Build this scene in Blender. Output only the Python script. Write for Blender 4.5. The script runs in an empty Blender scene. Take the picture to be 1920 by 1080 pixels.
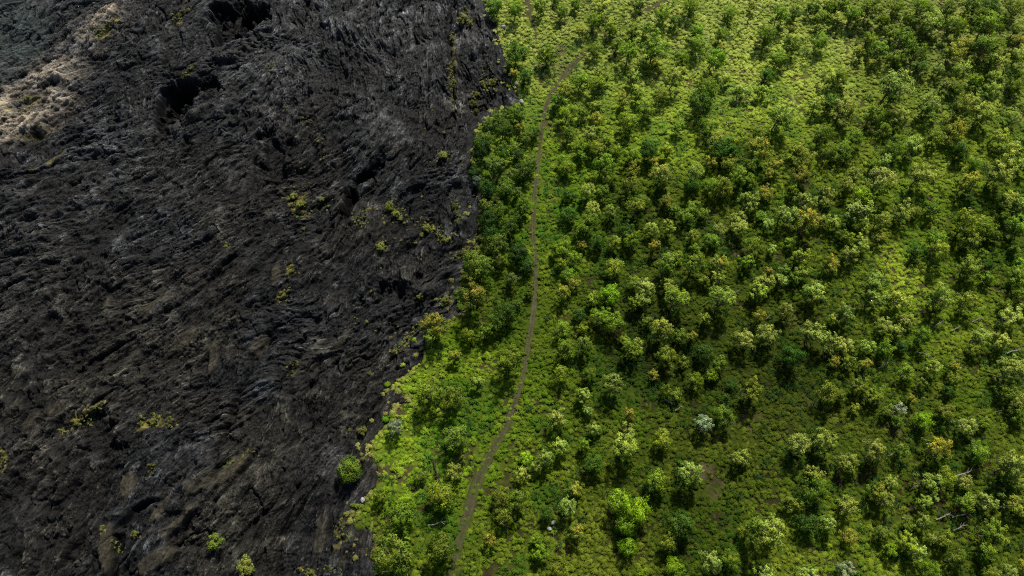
import bpy, math, random
import numpy as np
from mathutils import Vector, Matrix

random.seed(11)
RNG = np.random.default_rng(7)
C = bpy.context.scene.collection

# ------------------------------------------------------------------ camera geometry (a drone 72 m up, looking down at 60 degrees)
H_CAM, PITCH, HFOV = 72.0, math.radians(60), math.radians(65)
FPX = 960 / math.tan(HFOV / 2)
SP, CP = math.sin(PITCH), math.cos(PITCH)

def ground_xy(px, py, z=0.0):
    """where the sight line through a photo pixel meets height z (works on arrays)"""
    a = (np.asarray(px, float) - 960) / FPX
    b = (540 - np.asarray(py, float)) / FPX
    dx, dy, dz = a, CP + b * SP, -SP + b * CP
    dz = np.minimum(dz, -0.05)
    t = (z - H_CAM) / dz
    return dx * t, dy * t, t

def to_px(x, y, z=0.0):
    zz = np.asarray(z) - H_CAM
    depth = y * CP - zz * SP
    up = y * SP + zz * CP
    depth = np.maximum(depth, 1.0)
    return 960 + FPX * x / depth, 540 - FPX * up / depth

# ------------------------------------------------------------------ noise
_T = [RNG.random((256, 256)) for _ in range(12)]
def vnoise(x, y, k=0):
    t = _T[k % 12]
    xi, yi = np.floor(x).astype(np.int64), np.floor(y).astype(np.int64)
    fx, fy = x - xi, y - yi
    fx = fx * fx * fx * (fx * (fx * 6 - 15) + 10); fy = fy * fy * fy * (fy * (fy * 6 - 15) + 10)
    x0, y0, x1, y1 = xi & 255, yi & 255, (xi + 1) & 255, (yi + 1) & 255
    return (t[x0, y0] * (1 - fx) + t[x1, y0] * fx) * (1 - fy) + (t[x0, y1] * (1 - fx) + t[x1, y1] * fx) * fy
def fbm(x, y, k=0, o=4, g=0.5):
    s, a, n = 0.0, 1.0, 0.0
    for i in range(o):
        s = s + a * vnoise(x * 2 ** i + 17.3 * i, y * 2 ** i + 9.1 * i, k + i); n += a; a *= g
    return s / n
def sstep(a, b, v):
    t = np.clip((v - a) / (b - a), 0, 1); return t * t * (3 - 2 * t)

def terrain(x, y):
    x, y = np.asarray(x, float), np.asarray(y, float)
    return 1.1 * (fbm(x / 17 + 40, y / 17 + 3, 2, 2) - 0.5)

# ------------------------------------------------------------------ the line between lava and grass, the path
EDGE_PX = [(880,-160),(895,-60),(903,0),(912,20),(925,35),(932,50),(935,80),(945,110),(955,128),(958,142),(954,155),(966,170),(973,186),(962,196),
 (940,206),(905,222),(893,245),(885,275),(880,300),(887,330),(894,350),(905,370),(899,395),(894,420),(894,440),(901,456),(880,480),(868,510),
 (862,540),(858,565),(868,588),(845,603),(812,618),(797,640),(795,660),(789,682),(772,694),(752,706),(739,718),(741,732),(760,745),(768,752),(737,760),(737,772),
 (738,783),(726,794),(707,817),(690,838),(695,850),(697,867),(707,878),(705,907),(687,927),(675,942),(660,972),(665,995),(687,992),(700,1000),
 (702,1022),(697,1047),(706,1072),(712,1100),(725,1180),(720,1290)]
def resample(px, step):
    x, y, _ = ground_xy(*np.array(px, float).T)
    d = np.concatenate([[0], np.cumsum(np.hypot(np.diff(x), np.diff(y)))])
    n = int(d[-1] / step) + 1
    s = np.linspace(0, d[-1], n)
    return np.interp(s, d, x), np.interp(s, d, y)
ex, ey = resample(EDGE_PX, 0.25)
ex = ex + 0.7 * (fbm(ex / 1.5 + 5, ey / 1.5, 4, 3) - .5)
ey = ey + 0.5 * (fbm(ex / 1.5, ey / 1.5 + 8, 5, 3) - .5)

# signed distance to the edge on a coarse grid (positive on the lava)
SG = 0.25
SX = np.arange(-100, 70, SG); SY = np.arange(-6, 150, SG)
def _sdf():
    gx, gy = np.meshgrid(SX, SY, indexing='ij')
    P = np.stack([gx.ravel(), gy.ravel()], 1)
    from mathutils import kdtree
    # coarse distance by brute force in chunks on thinned edge
    E = np.stack([ex, ey], 1)[::2]
    d = np.full(len(P), 1e9)
    for i in range(0, len(P), 20000):
        q = P[i:i+20000]
        near = np.full(len(q), 1e9)
        for j in range(0, len(E), 64):
            e = E[j:j+64]
            dd = ((q[:, None, 0] - e[None, :, 0]) ** 2 + (q[:, None, 1] - e[None, :, 1]) ** 2).min(1)
            near = np.minimum(near, dd)
        d[i:i+20000] = near
    d = np.sqrt(d).reshape(gx.shape)
    # inside test: lava polygon closed far to the west
    poly = np.concatenate([np.stack([ex, ey], 1), [[ex[-1], -80], [-300, -80], [-300, 400], [ex[0] - 8, 400]]])
    X0, Y0 = poly[:, 0], poly[:, 1]; X1, Y1 = np.roll(X0, -1), np.roll(Y0, -1)
    ins = np.zeros(gx.shape, bool)
    for a0, b0, a1, b1 in zip(X0, Y0, X1, Y1):
        if b0 == b1: continue
        m = (b0 > SY) != (b1 > SY)
        if not m.any(): continue
        xs = a0 + (SY[m] - b0) * (a1 - a0) / (b1 - b0)
        ins[:, m] ^= gx[:, m] < xs[None, :]
    return np.where(ins, d, -d)
SDF = _sdf()
def bil(A, x, y, x0, y0, g):
    u = np.clip((np.asarray(x, float) - x0) / g, 0, A.shape[0] - 1.001); v = np.clip((np.asarray(y, float) - y0) / g, 0, A.shape[1] - 1.001)
    i, j = u.astype(np.int64), v.astype(np.int64); fu, fv = u - i, v - j
    return (A[i, j] * (1 - fu) + A[i + 1, j] * fu) * (1 - fv) + (A[i, j + 1] * (1 - fu) + A[i + 1, j + 1] * fu) * fv
def lava_dist(x, y): return bil(SDF, x, y, SX[0], SY[0], SG)

PATH_PX = [(1110,88,7),(1090,103,11),(1075,118,13),(1060,138,14),(1045,155,14),(1032,175,12),(1022,205,11),(1017,235,10),(1012,270,9),(1010,300,10),(1005,345,11),
 (1002,380,11),(1000,420,11),(1000,450,11),(1004,480,10),(1005,520,10),(1003,560,12),(1000,590,14),(995,625,14),(988,660,15),(985,690,12),
 (975,725,13),(962,765,16),(945,810,20),(925,840,22),(905,880,25),(890,915,27),(880,950,28),(870,985,27),(858,1020,26),(850,1060,24),(843,1110,24),(836,1200,24)]
PATH2_PX = [(972,-70,9),(980,-30,9),(988,0,9),(994,28,9),(1002,55,9),(1011,76,7),(1030,86,5),(1048,98,5),(1058,114,5),(1060,130,6)]
PATH3_PX = [(1300,-40,9),(1262,-4,9),(1235,11,9),(1210,24,8),(1188,36,5)]
def path_line(P):
    P = np.array(P, float)
    x, y, t = ground_xy(P[:, 0], P[:, 1])
    w = P[:, 2] * t / FPX
    d = np.concatenate([[0], np.cumsum(np.hypot(np.diff(x), np.diff(y)))])
    s = np.linspace(0, d[-1], int(d[-1] / 0.3) + 1)
    # smooth by averaging
    def sm(v):
        v = np.interp(s, d, v)
        k = np.ones(7) / 7; p = np.pad(v, 3, mode='edge'); return np.convolve(p, k, 'valid')
    return sm(x), sm(y), sm(w)
PATHS = [path_line(p) for p in (PATH_PX, PATH2_PX, PATH3_PX)]
PD = np.full(SDF.shape, 1e3)
def _paths():
    gx, gy = np.meshgrid(SX, SY, indexing='ij')
    for xs, ys, ws in PATHS:
        for x, y, w in zip(xs, ys, ws):
            i0, j0 = int((x - 4 - SX[0]) / SG), int((y - 4 - SY[0]) / SG)
            i1, j1 = i0 + int(8 / SG), j0 + int(8 / SG)
            i0, j0 = max(i0, 0), max(j0, 0)
            if i1 <= i0 or j1 <= j0: continue
            sl = (slice(i0, i1), slice(j0, j1))
            PD[sl] = np.minimum(PD[sl], np.hypot(gx[sl] - x, gy[sl] - y) - w * .40)
_paths()
def path_dist(x, y): return bil(np.minimum(PD, 5), x, y, SX[0], SY[0], SG)

# ------------------------------------------------------------------ helpers
def new_mesh(name, verts, faces, mat=None, smooth=False, cols=None, extra=None):
    """verts (n,3), faces (m,k) with constant k"""
    me = bpy.data.meshes.new(name)
    verts = np.asarray(verts, np.float32); faces = np.asarray(faces, np.int32)
    m, k = faces.shape
    me.vertices.add(len(verts)); me.vertices.foreach_set('co', verts.ravel())
    me.loops.add(m * k); me.loops.foreach_set('vertex_index', faces.ravel())
    me.polygons.add(m); me.polygons.foreach_set('loop_start', np.arange(0, m * k, k, dtype=np.int32))
    if smooth: me.polygons.foreach_set('use_smooth', np.ones(m, bool))
    me.update(calc_edges=True)
    if cols is not None:
        a = me.color_attributes.new('Col', 'FLOAT_COLOR', 'POINT')
        cols = np.asarray(cols, np.float32)
        if cols.shape[1] == 3: cols = np.concatenate([cols, np.ones((len(cols), 1), np.float32)], 1)
        a.data.foreach_set('color', cols.ravel())
    if mat: me.materials.append(mat)
    return me
def link(name, me, parent=None):
    o = bpy.data.objects.new(name, me); C.objects.link(o)
    if parent: o.parent = parent
    return o
def tag(o, label=None, cat=None, group=None, kind=None):
    if label: o['label'] = label
    if cat: o['category'] = cat
    if group: o['group'] = group
    if kind: o['kind'] = kind
    return o

def mat_nodes(name):
    m = bpy.data.materials.new(name); m.use_nodes = True
    nt = m.node_tree; nt.nodes.clear()
    out = nt.nodes.new('ShaderNodeOutputMaterial')
    return m, nt, out
def N(nt, typ, **kw):
    n = nt.nodes.new(typ)
    for k, v in kw.items():
        if k.startswith('i_'):
            key = k[2:]; n.inputs[int(key) if key.isdigit() else key].default_value = v
        else: setattr(n, k, v)
    return n
def mixrgb(nt, blend, fac, a, b):
    n = nt.nodes.new('ShaderNodeMix'); n.data_type = 'RGBA'; n.blend_type = blend
    for sock, v in ((n.inputs[0], fac), (n.inputs[6], a), (n.inputs[7], b)):
        if hasattr(v, 'is_output'): nt.links.new(v, sock)
        elif isinstance(v, (int, float)): sock.default_value = v
        else: sock.default_value = (*v, 1) if len(v) == 3 else v
    return n.outputs[2]

def m_foliage(name, use_obj=True, trans=0.30, rough=0.5, spec=0.15):
    """leaf: Col.r = tone, Col.g = height in the crown (low leaves get painted shade), tint from the object's colour (alpha = how orange the tips are)"""
    m, nt, out = mat_nodes(name)
    L = nt.links.new
    at = N(nt, 'ShaderNodeAttribute', attribute_name='Col')
    sep = N(nt, 'ShaderNodeSeparateColor'); L(at.outputs['Color'], sep.inputs[0])
    oi = N(nt, 'ShaderNodeObjectInfo')
    tex = N(nt, 'ShaderNodeTexCoord')
    no = N(nt, 'ShaderNodeTexNoise', i_Scale=3.0, i_Detail=2.0); L(tex.outputs['Object'], no.inputs['Vector'])
    tip = N(nt, 'ShaderNodeMath', operation='MULTIPLY'); L(sep.outputs[1], tip.inputs[0]); L(oi.outputs['Alpha'], tip.inputs[1])
    tn = N(nt, 'ShaderNodeMapRange', i_1=0.42, i_2=0.62); L(no.outputs['Fac'], tn.inputs[0])
    tip2 = N(nt, 'ShaderNodeMath', operation='MULTIPLY', use_clamp=True); L(tip.outputs[0], tip2.inputs[0]); L(tn.outputs[0], tip2.inputs[1])
    col = mixrgb(nt, 'MIX', tip2.outputs[0], oi.outputs['Color'], (0.42, 0.27, 0.03))
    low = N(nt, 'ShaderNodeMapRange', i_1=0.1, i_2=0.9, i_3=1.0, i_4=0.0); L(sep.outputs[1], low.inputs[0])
    col = mixrgb(nt, 'MULTIPLY', low.outputs[0], col, (0.26, 0.40, 0.20))  # lower leaves multiplied darker: crown shade painted into the colour
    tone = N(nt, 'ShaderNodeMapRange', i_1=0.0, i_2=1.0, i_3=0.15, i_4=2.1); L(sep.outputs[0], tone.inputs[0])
    hsv = N(nt, 'ShaderNodeHueSaturation'); L(col, hsv.inputs['Color']); L(tone.outputs[0], hsv.inputs['Value'])
    hu = N(nt, 'ShaderNodeMapRange', i_1=0.0, i_2=1.0, i_3=0.512, i_4=0.488); L(sep.outputs[2], hu.inputs[0]); L(hu.outputs[0], hsv.inputs['Hue'])
    p = N(nt, 'ShaderNodeBsdfPrincipled', i_Roughness=rough); p.inputs['Specular IOR Level'].default_value = spec
    L(hsv.outputs[0], p.inputs['Base Color'])
    tr = N(nt, 'ShaderNodeBsdfTranslucent')
    tc = mixrgb(nt, 'MULTIPLY', 1.0, hsv.outputs[0], (1.1, 1.25, 0.45)); L(tc, tr.inputs['Color'])
    mx = N(nt, 'ShaderNodeMixShader', i_0=trans); L(p.outputs[0], mx.inputs[1]); L(tr.outputs[0], mx.inputs[2])
    L(mx.outputs[0], out.inputs[0])
    return m
def m_attr(name, rough=0.9, spec=0.2, noise=0.0, nscale=4.0, trans=0.0, bump=0.0, bscale=8.0):
    m, nt, out = mat_nodes(name); L = nt.links.new
    at = N(nt, 'ShaderNodeAttribute', attribute_name='Col')
    col = at.outputs['Color']
    tex = N(nt, 'ShaderNodeTexCoord')
    if noise:
        no = N(nt, 'ShaderNodeTexNoise', i_Scale=nscale, i_Detail=6.0, i_Roughness=0.65); L(tex.outputs['Object'], no.inputs['Vector'])
        mr = N(nt, 'ShaderNodeMapRange', i_1=0.25, i_2=0.75, i_3=1 - noise, i_4=1 + noise); L(no.outputs['Fac'], mr.inputs[0])
        hsv = N(nt, 'ShaderNodeHueSaturation'); L(col, hsv.inputs['Color']); L(mr.outputs[0], hsv.inputs['Value']); col = hsv.outputs[0]
    p = N(nt, 'ShaderNodeBsdfPrincipled', i_Roughness=rough); p.inputs['Specular IOR Level'].default_value = spec
    L(col, p.inputs['Base Color'])
    if bump:
        nb = N(nt, 'ShaderNodeTexNoise', i_Scale=bscale, i_Detail=8.0, i_Roughness=0.7); L(tex.outputs['Object'], nb.inputs['Vector'])
        b = N(nt, 'ShaderNodeBump', i_Strength=bump, i_Distance=0.1); L(nb.outputs['Fac'], b.inputs['Height']); L(b.outputs[0], p.inputs['Normal'])
    if trans:
        tr = N(nt, 'ShaderNodeBsdfTranslucent'); tc = mixrgb(nt, 'MULTIPLY', 1.0, col, (1.05, 1.2, 0.5)); L(tc, tr.inputs['Color'])
        mx = N(nt, 'ShaderNodeMixShader', i_0=trans); L(p.outputs[0], mx.inputs[1]); L(tr.outputs[0], mx.inputs[2]); L(mx.outputs[0], out.inputs[0])
    else: L(p.outputs[0], out.inputs[0])
    return m
def m_plain(name, rgb, rough=0.9, noise=0.35, nscale=6.0):
    m, nt, out = mat_nodes(name); L = nt.links.new
    tex = N(nt, 'ShaderNodeTexCoord')
    no = N(nt, 'ShaderNodeTexNoise', i_Scale=nscale, i_Detail=6.0); L(tex.outputs['Object'], no.inputs['Vector'])
    mr = N(nt, 'ShaderNodeMapRange', i_1=0.25, i_2=0.75, i_3=1 - noise, i_4=1 + noise); L(no.outputs['Fac'], mr.inputs[0])
    hsv = N(nt, 'ShaderNodeHueSaturation'); hsv.inputs['Color'].default_value = (*rgb, 1); L(mr.outputs[0], hsv.inputs['Value'])
    p = N(nt, 'ShaderNodeBsdfPrincipled', i_Roughness=rough); p.inputs['Specular IOR Level'].default_value = 0.25
    L(hsv.outputs[0], p.inputs['Base Color']); L(p.outputs[0], out.inputs[0])
    return m

M_LEAF = m_foliage('leaf')
M_GRASS = m_attr('tussock_grass', rough=0.8, spec=0.12, noise=0.25, nscale=9.0, trans=0.25)
M_GROUND = m_attr('ground_soil', rough=0.95, spec=0.1, noise=0.5, nscale=2.5, bump=0.6, bscale=6.0)
M_LAVA = m_attr('lava_rock', rough=0.72, spec=0.22, noise=0.6, nscale=4.0, bump=0.8, bscale=6.0)
M_PATH = m_attr('trodden_soil', rough=0.95, spec=0.1, noise=0.35, nscale=3.5, bump=0.5, bscale=9.0)
M_BARK = m_plain('bark', (0.16, 0.13, 0.095))
M_DEAD = m_plain('bleached_wood', (0.27, 0.25, 0.21))
M_DARKDEAD = m_plain('dark_wood', (0.045, 0.03, 0.022))
M_ROCK = m_plain('pale_rock', (0.42, 0.42, 0.41))

# ------------------------------------------------------------------ LAVA FLOW
LG = 0.075
LX = np.arange(-86, 6, LG); LY = np.arange(3, 104, LG)
def build_lava():
    X, Y = np.meshgrid(LX, LY, indexing='ij')
    PX, PY = to_px(X, Y)
    n0, n1 = X.shape
    # flow direction: anchors read off the photograph (degrees from the picture's right, turning up)
    A = np.array([(60,500,26),(100,300,32),(60,90,38),(250,120,42),(200,650,36),(420,850,50),(200,1000,56),(330,430,30),(470,560,40),(640,780,56),(560,950,62),
                  (690,640,52),(800,520,48),(600,400,45),(560,250,60),(430,250,35),(640,120,96),(760,250,60),(860,150,105),(850,330,60),(700,420,42),(330,60,50),(640,1050,72),(100,850,52),(420,650,48),(250,560,32)], float)
    W = 0; S = 0; Cc = 0
    for ax, ay, ad in A:
        w = 1 / (((PX - ax) ** 2 + (PY - ay) ** 2) / 1e4 + 0.35) ** 1.6
        W = W + w; S = S + w * math.sin(math.radians(ad)); Cc = Cc + w * math.cos(math.radians(ad))
    th = np.arctan2(S * 1.15, Cc) + .14
    sw = sstep(0.35, 0.7, fbm(X / 11 + 3, Y / 11 + 7, 1, 2))            # some parts swirl more than others
    th = th + (0.30 + 1.5 * sw) * 1.5 * (fbm(X / 5.5 + 11, Y / 5.5 + 2, 3, 3) - 0.5) + (0.4 + 1.4 * sw) * 1.0 * (fbm(X / 1.9, Y / 1.9, 6, 2) - 0.5)
    DX, DY = np.cos(th), np.sin(th)
    I, J = np.meshgrid(np.arange(n0, dtype=np.float32), np.arange(n1, dtype=np.float32), indexing='ij')
    def lic(F, length, step):
        acc = F.copy(); n = 1.0
        for sgn in (1, -1):
            pi, pj = I.copy(), J.copy()
            k = int(length / step)
            for s in range(k):
                a = np.clip(pi, 0, n0 - 1).astype(np.int32); b = np.clip(pj, 0, n1 - 1).astype(np.int32)
                pi += sgn * DX[a, b] * step / LG; pj += sgn * DY[a, b] * step / LG
                a = np.clip(pi + .5, 0, n0 - 1).astype(np.int32); b = np.clip(pj + .5, 0, n1 - 1).astype(np.int32)
                w = 0.5 + 0.5 * math.cos(math.pi * (s + 1) / (k + 1))
                acc += w * F[a, b]; n += w
        return acc / n
    def norm(F): return (F - F.mean()) / F.std()
    f1 = norm(lic(vnoise(X / 1.2, Y / 1.2, 1) + .3 * vnoise(X / .6, Y / .6, 2), 3.6, 0.2))
    f2 = norm(lic(vnoise(X / 0.34, Y / 0.34, 5) + .5 * vnoise(X / .8, Y / .8, 4), 0.9, 0.085))
    f3 = norm(lic(RNG.random(X.shape), 0.36, 0.075))
    f4 = norm(lic(vnoise(X / 0.48, Y / 0.48, 7) + .35 * vnoise(X / 1.3, Y / 1.3, 9), 5.0, 0.14))
    big = fbm(X / 13, Y / 13 + 4, 8, 3) - 0.5
    clk = 1.35 * (lic(fbm(X / 0.7, Y / 0.7, 9, 4, 0.65), 0.42, 0.085) - 0.5)                       # clinkery rubble between the ropes
    rub = sstep(0.42, 0.62, fbm(X / 6 + 31, Y / 6 + 5, 10, 3))
    r2 = 1 - np.abs(np.tanh(f2 * 0.8))                                  # sharp ropes
    rope = 1 - 2 * np.abs(np.tanh(.9 * f4))                             # long parallel ropes with sharp crests
    z = 1.8 * big + 0.30 * np.tanh(f1) + 0.10 * f2 + 0.17 * rope * (1 - .5 * rub) + 0.045 * f3 + clk * (0.16 + 0.38 * rub) + .05 * (RNG.random(X.shape) - .5)
    # broken plates: two sizes of warped cells, each tilted its own way, dark cracks between
    def cells(sc, k, wv):
        ca, sa = math.cos(.72), math.sin(.72)
        wx = X + wv * (fbm(X / (sc * 2.2), Y / (sc * 2.2), k, 3) - .5) * sc * 3 + DX * 0; wy = Y + wv * (fbm(X / (sc * 2.2) + 40, Y / (sc * 2.2) + 11, k + 1, 3) - .5) * sc * 3
        u, v = (wx * ca + wy * sa) / (sc * 1.9), (-wx * sa + wy * ca) / sc
        iu, iv = np.floor(u).astype(np.int64), np.floor(v).astype(np.int64)
        F1 = np.full(X.shape, 9.0); F2 = np.full(X.shape, 9.0); cu = np.zeros(X.shape, np.int64); cv = cu.copy(); ddu = np.zeros(X.shape); ddv = ddu.copy()
        for a in (-1, 0, 1):
            for b in (-1, 0, 1):
                p, q = (iu + a) & 255, (iv + b) & 255
                du, dv = iu + a + _T[k % 12][p, q] - u, iv + b + _T[(k + 5) % 12][p, q] - v
                dd = np.sqrt(du * du + dv * dv); c = dd < F1
                F2 = np.where(c, F1, np.minimum(F2, dd)); F1 = np.where(c, dd, F1)
                cu = np.where(c, p, cu); cv = np.where(c, q, cv); ddu = np.where(c, du, ddu); ddv = np.where(c, dv, ddv)
        gu, gv, alb = _T[(k + 2) % 12][cu, cv] - .5, _T[(k + 3) % 12][cu, cv] - .5, _T[(k + 7) % 12][cu, cv]
        return F2 - F1, ddu * gu * 1.9 + ddv * gv, alb
    plz = 0; pll = 1.0; crk = 0
    for sc, k, amp in ((1.15, 1, .24), (.42, 4, .15), (.2, 8, .09)):
        e, t, alb = cells(sc, k, 1.0)
        m = sstep(.38, .56, fbm(X / (5 * sc ** .5) + 13 * k, Y / (5 * sc ** .5), k, 3))
        m = .25 + .75 * m
        c = np.exp(-(e / .07) ** 2)
        plz = plz + m * (amp * t + (alb - .5) * amp * .35 - c * amp * .25); pll = pll * (1 + m * .9 * (alb - .5)); crk = np.maximum(crk, c * m)
    z += plz
    # sets of long parallel ropes that sweep and curl with the flow
    ropes = 0
    for a0, sp_, k, am in ((.80, .62, 2, .13), (.95, .40, 6, .09)):
        v = -X * math.sin(a0) + Y * math.cos(a0) + 9.0 * (fbm(X / 14 + k, Y / 14, k, 2) - .5) + 3.4 * (fbm(X / 4.2 + k, Y / 4.2 + 5, k + 1, 2) - .5) + .5 * (fbm(X / .9, Y / .9 + k, k + 2, 2) - .5)
        rp = np.abs(np.sin(math.pi * v / sp_)); m = sstep(.42, .58, fbm(X / 7 + 21 * k, Y / 7 + 3, k + 3, 3)) * (.3 + .7 * sstep(.3, .6, vnoise(X / 1.3, Y / 1.3, k)))
        z += am * m * (rp - .5); rop = m * sstep(.72, .98, rp); crk = np.maximum(crk, .8 * m * (1 - sstep(.0, .28, rp)))
        ropes = ropes + rop
    # creases: narrow grooves along the flow
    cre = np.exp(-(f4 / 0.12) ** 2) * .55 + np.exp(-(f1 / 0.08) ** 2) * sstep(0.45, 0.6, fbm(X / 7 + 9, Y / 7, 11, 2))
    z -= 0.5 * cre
    # colour
    lum = 0.0125 + 0.0055 * np.clip(f2, -1, 3) + 0.0085 * np.clip(f3, -1, 3) + 0.0035 * np.clip(f1, -1, 2.5)
    pat = fbm(X / 3.2 + 2, Y / 3.2 + 60, 0, 5, .6)
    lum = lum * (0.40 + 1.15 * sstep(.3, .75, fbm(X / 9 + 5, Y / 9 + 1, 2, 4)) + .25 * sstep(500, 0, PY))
    lum = lum + 0.032 * sstep(0.56, 0.74, pat) * (0.3 + np.clip(0.5 + 0.5 * f2 + 0.4 * f3, 0, 2))
    lum = np.clip(lum + .016 * sstep(.35, .95, rope) * (1 - .8 * rub) * sstep(.35, .6, fbm(X / 4 + 77, Y / 4, 8, 3)), 0.003, None)  # rope crests lightened as painted highlights
    hi = sstep(1.5, 2.7, f2 + 0.8 * f3) * sstep(.4, .6, fbm(X / 2.1, Y / 2.1 + 30, 5, 3))  # glossy highlight streaks painted into the rock colour
    lum = lum + 0.07 * hi + .05 * sstep(1.0, 2.6, f3 + .4 * f2) * sstep(.42, .6, fbm(X / 3.4 + 8, Y / 3.4 + 14, 6, 4))
    lum = lum + .020 * ropes * np.clip(.55 + .45 * f3, 0, 2)
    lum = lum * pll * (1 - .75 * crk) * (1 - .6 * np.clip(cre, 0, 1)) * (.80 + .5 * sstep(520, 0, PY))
    col = lum[..., None] * np.array([0.95, 1.0, 1.03])
    warm = sstep(0.36, 0.62, fbm(X / 8 + 70, Y / 8, 4, 3))[..., None] * sstep(150, 650, PY + 0.5 * (PX - 300))[..., None]
    col = col * (1 - warm) + lum[..., None] * np.array([1.14, 1.06, 0.78]) * warm
    # long single ridges and fissures that can be followed across the flow (photo px; width px, height m, tone)
    for P, wd_, hh, tn in [([(505,630),(490,650),(455,720),(425,800),(400,860)],6,-.7,0),([(745,690),(705,725),(680,755),(660,780),(635,800)],4,.25,.06),([(760,700),(715,745),(690,775)],3,-.4,0),
            ([(365,870),(330,905),(300,935),(245,955),(225,990),(212,1040),(205,1085)],6,-.8,0),([(372,862),(320,915),(290,935)],5,.35,.05),([(395,905),(370,950),(330,985),(280,1000)],6,.35,.05),([(560,740),(480,770),(430,800)],5,.3,.035),
            ([(105,860),(85,895),(60,930)],6,.4,.07),([(95,865),(55,930)],4,-.5,0),([(420,840),(380,870),(330,890)],4,.2,.04),([(480,850),(440,900),(400,940)],4,-.4,0),([(720,300),(690,325),(665,345),(650,400)],8,-1.0,0),([(655,660),(600,700),(570,740)],3,-.35,0),
            ([(850,0),(836,60),(846,120),(850,190)],5,-.6,0),([(573,0),(568,42)],5,-.8,0),([(640,560),(610,600),(585,640)],3,.2,.05),([(690,560),(660,580),(640,620)],3,.25,.05),([(590,640),(540,700),(520,740)],3,-.35,0),([(440,480),(350,560),(290,600)],4,-.5,0),
            ([(425,470),(395,505),(350,525)],5,.4,.08),([(320,540),(285,590)],6,.35,.10),([(130,480),(60,520),(0,545)],4,-.4,0),([(120,400),(60,410),(10,440)],4,.25,.05),([(0,340),(70,320),(150,290)],4,-.4,0),([(60,250),(130,205),(190,170)],4,-.4,0),
            ([(260,80),(310,40),(345,0)],5,-.5,0),([(410,110),(440,105),(470,80),(490,70)],8,.5,.06),([(330,245),(350,225),(385,215)],6,.35,.07),([(480,200),(510,225),(530,240)],6,.3,.08),([(540,205),(565,235)],5,.3,.09),([(700,640),(660,690),(640,700)],3,-.3,0),
            ([(600,900),(560,960),(530,1000)],4,-.35,0),([(610,950),(600,1020)],4,.2,.04),([(500,960),(440,1010),(400,1060)],4,-.4,0),([(640,880),(620,960),(618,1040)],3,-.3,0),([(780,560),(760,600),(700,650)],3,-.3,0),([(250,630),(200,660),(140,690)],4,-.4,0),([(330,620),(270,670),(210,730)],3,.2,.04)]:
        dm = np.full(X.shape, 99.0); P = np.array(P, float)
        wob = 7 * (fbm(X / 1.1, Y / 1.1, 6, 3) - .5)
        x0, x1, y0, y1 = P[:, 0].min() - 30, P[:, 0].max() + 30, P[:, 1].min() - 30, P[:, 1].max() + 30
        m = (PX > x0) & (PX < x1) & (PY > y0) & (PY < y1); px, py = PX[m] + wob[m], PY[m] + wob[m]; best = np.full(px.shape, 99.0)
        for (ax, ay), (bx, by) in zip(P[:-1], P[1:]):
            t = np.clip(((px - ax) * (bx - ax) + (py - ay) * (by - ay)) / ((bx - ax) ** 2 + (by - ay) ** 2), 0, 1)
            best = np.minimum(best, np.hypot(px - ax - t * (bx - ax), py - ay - t * (by - ay)))
        g = np.exp(-(best / wd_) ** 2); z[m] += hh * g
        cm = col[m]  # fissures darkened, ridges lightened: shade and lit sides painted into the colour
        col[m] = cm * (1 - .7 * g[:, None]) if hh < 0 else cm * (1 - .7 * g[:, None]) + np.array([1.05, 1.0, .86]) * (tn * (.6 + .5 * np.clip(f3[m] * .6, -1, 1.5)))[:, None] * .7 * g[:, None]
    # named patches (photo px, radii px, angle deg)
    def blob(cx, cy, ra, rb, ang, rag=0.6, soft=0.35):
        a = math.radians(ang); out = np.zeros(X.shape); q = 1.9 * max(ra, rb) + 6
        m = (np.abs(PX - cx) < q) & (np.abs(PY - cy) < q)
        if not m.any(): return out
        du, dv = PX[m] - cx, PY[m] - cy
        u = du * math.cos(a) - dv * math.sin(a); v = du * math.sin(a) + dv * math.cos(a)
        r = np.sqrt((u / ra) ** 2 + (v / rb) ** 2) + rag * (fbm(X[m] / 1.6 + cx, Y[m] / 1.6 + cy, 7, 4) - 0.5)
        out[m] = 1 - sstep(1 - soft, 1 + soft * 0.4, r)
        return out
    # collapsed pits, sunk, with their shade painted near-black into the rock colour
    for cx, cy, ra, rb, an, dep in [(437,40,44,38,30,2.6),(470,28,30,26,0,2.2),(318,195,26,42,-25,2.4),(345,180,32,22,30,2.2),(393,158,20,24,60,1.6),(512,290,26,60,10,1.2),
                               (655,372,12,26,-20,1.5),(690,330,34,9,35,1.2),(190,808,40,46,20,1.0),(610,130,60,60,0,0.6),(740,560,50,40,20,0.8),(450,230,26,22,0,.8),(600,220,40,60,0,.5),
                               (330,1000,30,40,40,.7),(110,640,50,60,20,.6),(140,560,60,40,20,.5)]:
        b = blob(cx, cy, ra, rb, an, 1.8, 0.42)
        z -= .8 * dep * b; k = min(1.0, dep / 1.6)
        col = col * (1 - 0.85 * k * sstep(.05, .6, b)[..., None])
    # smooth brownish slabs
    for cx, cy, ra, rb, an, s in [(398,672,10,34,-12,1),(430,885,62,15,36,1),(372,905,40,14,40,.8),(300,955,30,9,52,1),(196,1030,14,52,-8,1),(238,910,14,26,-20,1),(290,1050,50,16,30,.8),
                               (620,560,20,8,50,.5),(487,640,26,8,40,.8),(490,655,12,20,-30,.6),(340,640,40,12,35,.6),(195,570,8,24,-18,.8),(335,975,54,8,45,.7),(60,790,12,30,-35,.7),
                               (600,1000,14,50,-8,.6),(640,640,30,8,52,.5),(520,520,8,22,-10,.7),(290,570,44,14,35,.6),(105,770,28,10,30,.6)]:
        b = blob(cx, cy, ra, rb, an, 0.5) * s
        z = z * (1 - 0.55 * b) + (0.25) * b
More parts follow.
